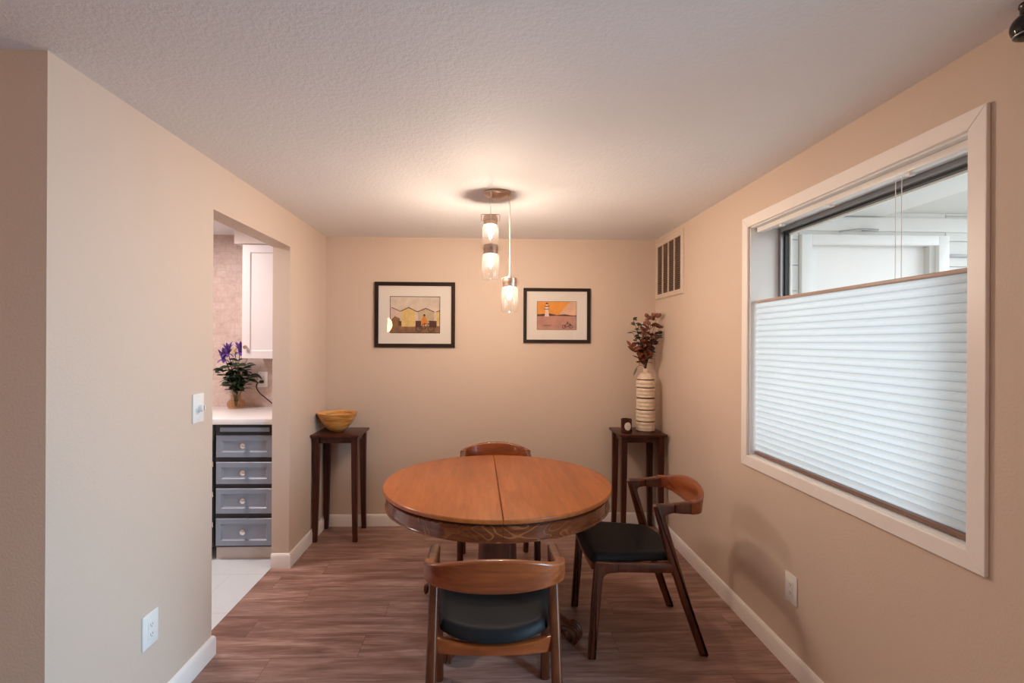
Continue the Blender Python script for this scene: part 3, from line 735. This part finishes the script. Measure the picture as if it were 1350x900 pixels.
# ------------------------------------------------------------------ plant stands
def stand_parts(t):
    H = .778; hx, hy_ = .176, .170
    b = MB(); b.box((-hx, -hy_, H-.018), (hx, hy_, H), .004); b.build('top', m_stand, t)
    b = MB()
    for y in (-1, 1): b.box((-.125, y*.125-.008, H-.064), (.125, y*.125+.008, H-.018), .001)
    for x in (-1, 1): b.box((x*.138-.008, -.117, H-.064), (x*.138+.008, .117, H-.018), .001)
    b.build('apron', m_stand, t)
    for x in (-1, 1):
        for y in (-1, 1):
            b = MB(); rings = []
            for k in range(9):
                f = k/8; z = (H-.018)*f; s_ = .034+.012*f
                off = .008*(1-f)**3
                rings.append([Vector((x*(.138+off)+px, y*(.125+off)+py, z)) for px, py in rrect(s_, s_, .004, 2)])
            b.rings(rings); b.build('leg', m_stand, t)
ps = thing('plant_stand', 'tall narrow dark wooden stand in the left corner carrying the wooden bowl', 'plant stand', (-1.085, 3.782, 0))
stand_parts(ps)
ps2 = copy_tree(ps); ps2.location = (1.170, 3.782, 0); ps2['label'] = 'tall narrow dark wooden stand in the right corner carrying the striped vase'
for o in (ps, ps2): o['group'] = 'matching dark stands in the back corners'
ZS = .778
def bowl_material():
    t = NT('striped_bowl_wood'); v = t.coord(scale=(2, 2, 26)); n = t.noise(v, 3.2, 5, .6)
    t.base(t.ramp(n, [(.28, (.26, .085, .015)), (.45, (.58, .25, .055)), (.58, (.76, .40, .12)), (.75, (.40, .15, .03))])); t.set(rough=.35, coat=.2); return t.m
b = MB(); pr = [(0, .0), (.030, 0), (.034, .004)]
for k in range(1, 13): a = k/12; pr.append((.034+.113*a**.72, .004+.136*a**1.25))
pr.append((.1455, .143))
for k in range(12, 0, -1): a = k/12; pr.append((.030+.110*a**.72, .012+.129*a**1.25))
pr.append((0, .012)); b.lathe(pr, 56)
tag(b.build('wooden_bowl', bowl_material(), None, 40, (-1.108, 3.775, ZS)), 'round golden striped wooden bowl on the left corner stand', 'bowl')

m_vasew = plain('vase_cream_glaze', (.72, .58, .45), .35, var=.06, vscale=18, bump=.25, bscale=38)
m_vaseb = plain('vase_brown_band', (.085, .048, .028), .5, var=.2)
vs_ = thing('striped_vase', 'tall cream bottle vase with thin brown bands on the right corner stand', 'vase', (1.228, 3.765, ZS))
HV, RV = .480, .071
bands = [.012, .165, .350, .538, .700, .825]
pr = []; mi_ = []
def vrad(f):
    if f < .80: return RV*(.985+.015*math.sin(f*9))
    if f < .945: a = (f-.80)/.145; return RV*(.985*(1-a)**.75*.80+.20*.985+.0) if False else RV*(.24+.745*math.sqrt(max(0, 1-a*a)) * (1-.18*a))
    return RV*.22
n = 120
for k in range(n+1):
    f = k/n; r = vrad(f)
    if f > .935: r = .0125+.0065*math.sin(PI*min(1, (f-.935)/.065)*.92+.12)
    if any(abs(f-bb) < .009 for bb in bands): r -= .0028
    elif f < .8: r += .0012*math.sin(f*2*PI*17)
    pr.append((r, HV*f))
pr += [(.010, HV), (.009, HV-.03)]
mi_ = [1 if any(abs((k+.5)/n-bb) < .0095 for bb in bands) else 0 for k in range(n)]+[0, 1]
b = MB(); b.lathe([(0, 0)]+pr, 48, mis=[0]+mi_); b.build('body', [m_vasew, m_vaseb], vs_, 60)

m_stemdry = plain('dried_stem', (.085, .050, .03), .7)
m_euca = plain('dried_grey_green_leaf', (.115, .105, .075), .6, var=.35, vscale=40)
m_rust = plain('dried_rust_leaf', (.20, .060, .030), .6, var=.35, vscale=30)
m_darkleaf = plain('dried_dark_leaf', (.040, .026, .020), .6, var=.4, vscale=30)
m_pink = plain('dried_rose_petal', (.33, .135, .095), .7, var=.2, vscale=40)
VX, VY, VZ = 1.228, 3.765, ZS+HV-.03
def dried(t, s_, i):
    dx, dy, h, kind = s_; rnd = random.Random(i*31+2)
    P = bez((0, 0, 0), (dx*.05, dy*.05, h*.3), (dx*.45, dy*.45, h*.6), (dx, dy, h), 12)
    b = MB(); b.tube(P, [.0026-.0012*k/12 for k in range(13)], 6); b.build('stem', m_stemdry, t)
    b = MB()
    if kind == 'euca':
        for k in range(5, 13):
            for q in range(2):
                a = rnd.random()*2*PI; leaf(b, P[k], (math.cos(a), math.sin(a)*.7, rnd.uniform(-.1, .8)), rnd.uniform(.030, .046), rnd.uniform(.024, .036), .2, roll=rnd.uniform(-1, 1))
        b.build('leaves', m_euca, t)
    elif kind == 'rust':
        for k in range(4, 13):
            for q in range(2):
                a = rnd.random()*2*PI; leaf(b, P[k], (math.cos(a)*.8, math.sin(a)*.6, rnd.uniform(.1, 1)), rnd.uniform(.05, .085), rnd.uniform(.026, .042), rnd.uniform(-.2, .4), roll=rnd.uniform(-1, 1))
        b.build('leaves', m_rust, t)
    elif kind == 'dark':
        for k in range(4, 13):
            for q in range(2):
                a = rnd.random()*2*PI; leaf(b, P[k], (math.cos(a), math.sin(a)*.6, rnd.uniform(-.2, .8)), rnd.uniform(.035, .060), rnd.uniform(.022, .034), rnd.uniform(0, .4), roll=rnd.uniform(-1, 1))
        b.build('leaves', m_darkleaf, t)
    elif kind == 'rose':
        for q in range(7):
            c = P[12]+Vector((rnd.uniform(-.03, .03), rnd.uniform(-.02, .02), rnd.uniform(-.06, .03)))
            for j in range(5):
                a = j*1.26+rnd.random(); leaf(b, c, (math.cos(a)*.6, math.sin(a)*.5, 1), .034, .024, -.2, roll=rnd.uniform(-.4, .4))
        b.build('petals', m_pink, t)
        b = MB()
        for k in range(5, 10):
            a = rnd.random()*2*PI; leaf(b, P[k], (math.cos(a), math.sin(a)*.6, .4), .05, .026, .2)
        b.build('leaves', m_darkleaf, t)
for kind, nm, lab, grp, spec in (
    ('euca', 'eucalyptus_stem', 'dried grey-green leafy stem in the striped bottle vase', 'grey-green stems in the striped vase', [(-.105, -.03, .40), (-.10, .0, .30), (.05, -.03, .26), (.10, -.01, .30), (-.045, -.03, .36)]),
    ('rust', 'rust_leaf_stem', 'dried stem of rust-red leaves in the striped bottle vase', 'rust leaf stems in the striped vase', [(-.035, -.05, .21), (-.005, -.05, .27), (.03, -.02, .36), (-.115, -.03, .19)]),
    ('dark', 'dark_leaf_stem', 'dried stem of near-black leaves in the striped bottle vase', 'dark leaf stems in the striped vase', [(-.075, -.02, .33), (-.03, .01, .37), (.02, -.04, .25), (.105, .0, .34)]),
    ('rose', 'dried_flower_stem', 'dried dusty pink flower stem in the striped bottle vase', 'dried flowers in the striped vase', [(.02, -.02, .39), (.075, -.02, .41), (-.03, -.03, .33)])):
    for i, s_ in enumerate(spec):
        t = thing(nm, lab, 'dried plant', (VX, VY, VZ), 0, grp); dried(t, (*s_, kind), i+len(nm))
t = thing('drooping_leaf', 'single drooping leaf hanging over the left side of the striped vase neck', 'leaf', (VX, VY, VZ))
P = bez((0, 0, 0), (-.01, -.01, .06), (-.05, -.02, .075), (-.082, -.025, .03), 10); b = MB(); b.tube(P, .0018, 6); b.build('stem', m_stemdry, t)
b = MB(); leaf(b, P[-2], (-.35, -.1, -1), .075, .028, -.1); b.build('leaf', m_euca, t)

cn = thing('jar_candle', 'small dark glass jar candle with a round white label beside the vase', 'candle', (1.066, 3.712, ZS))
b = MB(); b.lathe([(.036, 0), (.041, .004), (.041, .102), (.038, .104), (.037, .10), (.037, .012), (0, .010)], 36); b.build('jar', plain('candle_dark_glass', (.05, .014, .010), .12), cn)
b = MB(); b.lathe([(0, .075), (.036, .075), (.036, .060), (0, .060)], 28); b.build('wax', plain('candle_wax', (.30, .20, .14), .6), cn)
b = MB(); R_ = .0414; rows = []
for q in range(1, 7):
    rows.append([b.bm.verts.new((R_*math.sin(.62*q/6*math.cos(2*PI*k/28)), -R_*math.cos(.62*q/6*math.cos(2*PI*k/28)), .052+.030*q/6*math.sin(2*PI*k/28))) for k in range(28)])
ctr = b.bm.verts.new((0, -R_, .052))
for k in range(28):
    b.bm.faces.new((ctr, rows[0][k], rows[0][(k+1) % 28]))
    for q in range(5): b.bm.faces.new((rows[q][k], rows[q+1][k], rows[q+1][(k+1) % 28], rows[q][(k+1) % 28]))
b.build('paper_label', plain('label_paper', (.68, .60, .54), .7), cn)

# ------------------------------------------------------------------ dining table
TX, TY, TZ, TR = .068, 2.638, .720, .593
tb = thing('dining_table', 'round reddish oak pedestal table with a centre seam', 'dining table', (TX, TY, 0), math.radians(1.0))
g_ = .0006
for sgn in (1, -1):
    b = MB(); n = 90
    half = [(sgn*(g_+TR*math.cos(-PI/2+PI*k/n)*.9985), TR*math.sin(-PI/2+PI*k/n)) for k in range(n+1)]
    b.extrude_outline(half, TZ-.022, TZ, .007, to3=lambda x, p: Vector((p.x, p.y, x)))
    o = b.build('tabletop_leaf', m_top, tb, 25)
for sgn in (1, -1):
    b = MB(); n = 56
    prof = [(TR-.022, TZ-.036), (TR-.016, TZ-.040), (TR-.016, TZ-.094), (TR-.011, TZ-.096), (TR-.011, TZ-.102), (TR-.018, TZ-.104), (TR-.040, TZ-.104), (TR-.040, TZ-.036)]
    b.rings([[Vector((sgn*(.0008+max(0, r*math.cos(-PI/2+PI*k/n))), r*math.sin(-PI/2+PI*k/n), z)) for r, z in prof] for k in range(n+1)], True, True)
    b.build('apron', m_apron, tb, 25)
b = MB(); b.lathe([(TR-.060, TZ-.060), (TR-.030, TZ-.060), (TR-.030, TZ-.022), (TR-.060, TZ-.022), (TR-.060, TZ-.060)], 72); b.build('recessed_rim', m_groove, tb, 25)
m_ped = wood('oak_pedestal', (.04, .010, .004), (.095, .024, .008), (.16, .046, .015), 'Z', .8, .3, .3, 9)
b = MB(); rings = []
for z, s_ in ((.115, .30), (.13, .31), (.165, .30), (.175, .235), (.19, .215), (.30, .20), (.50, .19), (.575, .20), (.60, .26), (.616, .34)):
    rings.append([Vector((x, y, z)) for x, y in rrect(s_, s_, s_*.22, 3)])
b.rings(rings); b.build('pedestal', m_ped, tb, 40)
b = MB(); b.box((-.42, -.045, .616), (.42, .045, TZ-.060), .003); b.box((-.045, -.42, .640), (.045, .42, TZ-.062), .003); b.build('top_bearer', m_groove, tb)
for k in range(4):
    a = math.radians(-34+90*k); b = MB(); d = Vector((math.cos(a), math.sin(a), 0)); s_ = Vector((-d.y, d.x, 0))
    path = [(.08, .205, .075, .13), (.14, .190, .075, .13), (.20, .158, .072, .115), (.26, .118, .068, .095), (.32, .090, .064, .078), (.37, .068, .062, .068), (.408, .054, .066, .066)]
    rings = []
    for i, (r, z, wd, ht) in enumerate(path):
        p0 = Vector((path[max(0, i-1)][0], path[max(0, i-1)][1])); p1 = Vector((path[min(len(path)-1, i+1)][0], path[min(len(path)-1, i+1)][1])); t_ = (p1-p0).normalized(); nn = Vector((-t_.y, t_.x))
        rings.append([d*(r+nn.x*q)+Vector((0, 0, z+nn.y*q))+s_*p for p, q in rrect(wd, ht, .020, 3)])
    b.rings(rings); lg = b.build('foot', m_ped, tb, 40)
    b = MB()
    c = d*.424+Vector((0, 0, .040)); blob(b, c, .040, 0, (1, 1, .98), 2)
    for q in (-1, -.33, .33, 1):
        sd = s_*(q*.030); pth = [c-d*.030+sd+Vector((0, 0, .030)), c+sd*1.15+Vector((0, 0, .036)), c+d*.028+sd*1.2+Vector((0, 0, .018)), c+d*.036+sd*1.15+Vector((0, 0, -.012)), c+d*.032+sd*1.1+Vector((0, 0, -.030))]
        b.tube(pth, [.011, .013, .013, .011, .007], 8)
    b.build('claw', m_ped, lg, 60)

# ------------------------------------------------------------------ chairs (local: +y is the front)
def chair_parts(t):
    XS, TH = .217, .036
    for s_ in (-1, 1):
        x0_, x1_ = s_*XS-TH/2, s_*XS+TH/2
        # rear leg, raking forward up to the arm tip
        leg = fillet([(-.274, 0, .003), (-.236, 0, .003), (-.150, .24, .3), (-.080, .455, .3), (-.013, .694, .008), (-.024, .704, .010), (-.112, .706), (-.112, .664), (-.066, .655, .035), (-.128, .455, .3), (-.194, .24, .3)])
        b = MB(); b.extrude_outline(leg, x0_, x1_, .013, steps=4); b.build('rear_leg', m_chair, t)
        arm = fillet([(-.110, .7062), (-.110, .6637), (-.150, .6600, .1), (-.205, .6575), (-.205, .7195), (-.15, .7110, .2)])
        b = MB(); b.extrude_outline(arm, x0_+.0002, x1_-.0002, .011, steps=4); b.build('armrest', m_chair, t)
        # front leg with a rounded knee into the side rail
        XF = .228
        fl_ = fillet([(.291, 0, .003), (.254, 0, .003), (.2225, .392, .055), (.150, .3965), (.150, .441), (.262, .450, .010)])
        b = MB()
        def to3(x, p, s_=s_): return Vector((x, p.x, p.y))
        b.extrude_outline(fl_, s_*XF-TH/2, s_*XF+TH/2, .010); b.build('front_leg', m_chair, t)
        b = MB(); rings = []
        for k in range(7):
            f = k/6; y = .152-(.152+.125)*f; xx = s_*(XF+(XS-XF)*f); zt_ = .441-.010*f; zb_ = .398-.012*f
            rings.append([Vector((xx+px, y, (zt_+zb_)/2+pz)) for px, pz in rrect(TH-.006, zt_-zb_, .006, 2)])
        b.rings(rings); b.build('side_rail', m_chair, t)
    b = MB(); rings = []
    for k in range(13):
        x = -.212+.424*k/12; f = 1-(x/.212)**2; rings.append([Vector((x, .262+py, .423-.010*f+pz)) for py, pz in rrect(.024, .044, .006, 2)])
    b.rings(rings); b.build('front_rail', m_chairx, t)
    b = MB(); rings = []
    for k in range(15):
        x = -.203+.406*k/14; f = 1-(x/.203)**2; zt_ = .418-.022*f; zb_ = .362
        rings.append([Vector((x, -.120-.018*f+py, (zt_+zb_)/2+pz)) for py, pz in rrect(.026, zt_-zb_, .006, 2)])
    b.rings(rings); b.build('back_rail', m_chairx, t)
    # seat pad
    b = MB(); nu, nv = 28, 26; top = []; bot = []
    for j in range(nv+1):
        v = j/nv; rt_, rb_ = [], []
        for i in range(nu+1):
            u = -1+2*i/nu
            hw = .238-.046*(1-v)**1.3          # narrower at the back, between the rear legs
            yb = -.105-.062*(1-abs(u)**2.4); yf = .284-.010*abs(u)**4
            y = yb+(yf-yb)*v; x = u*hw
            e = min((1-abs(u))*hw, v*(yf-yb), (1-v)*(yf-yb))
            k_ = min(1, e/.030); h = math.sqrt(max(0, 1-(1-k_)**2))
            dish = .016*(1-u*u)*(1-.35*v)+.008*(1-v)
            zb_ = .443-dish-.004*(1-v)
            rt_.append(b.bm.verts.new((x, y, zb_+.008+.030*h))); rb_.append(b.bm.verts.new((x*.985, y, zb_)))
        top.append(rt_); bot.append(rb_)
    for j in range(nv):
        for i in range(nu):
            b.bm.faces.new((top[j][i], top[j][i+1], top[j+1][i+1], top[j+1][i])); b.bm.faces.new((bot[j][i], bot[j+1][i], bot[j+1][i+1], bot[j][i+1]))
    ring = [(0, i) for i in range(nu)]+[(j, nu) for j in range(nv)]+[(nv, i) for i in range(nu, 0, -1)]+[(j, 0) for j in range(nv, 0, -1)]
    for k in range(len(ring)):
        a, c = ring[k], ring[(k+1) % len(ring)]; b.bm.faces.new((top[a[0]][a[1]], bot[a[0]][a[1]], bot[c[0]][c[1]], top[c[0]][c[1]]))
    b.build('seat', m_leather, t, 60)
    # curved backrest between the arms
    b = MB(); rings = []; n = 40
    for k in range(n+1):
        th = -PI/2+PI*k/n; sx = math.sin(th); cx_ = max(0, math.cos(th))
        x = .2205*math.copysign(abs(sx)**.86, sx); y = -.186-.094*cx_**.80
        q = min(1, abs(x)/.2165)
        zt_ = .758-.038*q**2.2; zb_ = .640+.0185*q**2.2; wd = .024+.012*q**8
        # tangent of the plan curve
        e = .02; t0, t1 = max(-PI/2, th-e), min(PI/2, th+e)
        f2 = lambda a: Vector((.2205*math.copysign(abs(math.sin(a))**.86, math.sin(a)), -.186-.094*max(0, math.cos(a))**.80))
        tg = (f2(t1)-f2(t0)); tg = tg.normalized() if tg.length > 1e-9 else Vector((0, 1))
        nr = Vector((-tg.y, tg.x)); lean = .020*(1-q**4)
        if k in (0, n): nr = Vector((1, 0)) if nr.x > 0 else Vector((-1, 0))
        zc_, hh = (zt_+zb_)/2, zt_-zb_
        rings.append([Vector((x+nr.x*pw, y+nr.y*pw-lean*(pz/hh), zc_+pz)) for pw, pz in rrect(wd, hh, .008, 3)])
    b.rings(rings); b.build('backrest', m_chairx, t, 50)
ch = thing('dining_chair', 'walnut chair with black seat in front of the table, its curved back to the camera', 'chair', (.036, 1.873, 0), 0.0, 'walnut dining chairs around the table')
chair_parts(ch)
c2 = copy_tree(ch); c2.location = (.770, 2.500, 0); c2.rotation_euler = (0, 0, PI/2-.005); c2['label'] = 'walnut chair with black seat on the right of the table, seen from its side'
c3 = copy_tree(ch); c3.location = (.078, 3.182, 0); c3.rotation_euler = (0, 0, PI+.03); c3['label'] = 'walnut chair behind the table, mostly hidden with its backrest showing above the tabletop'
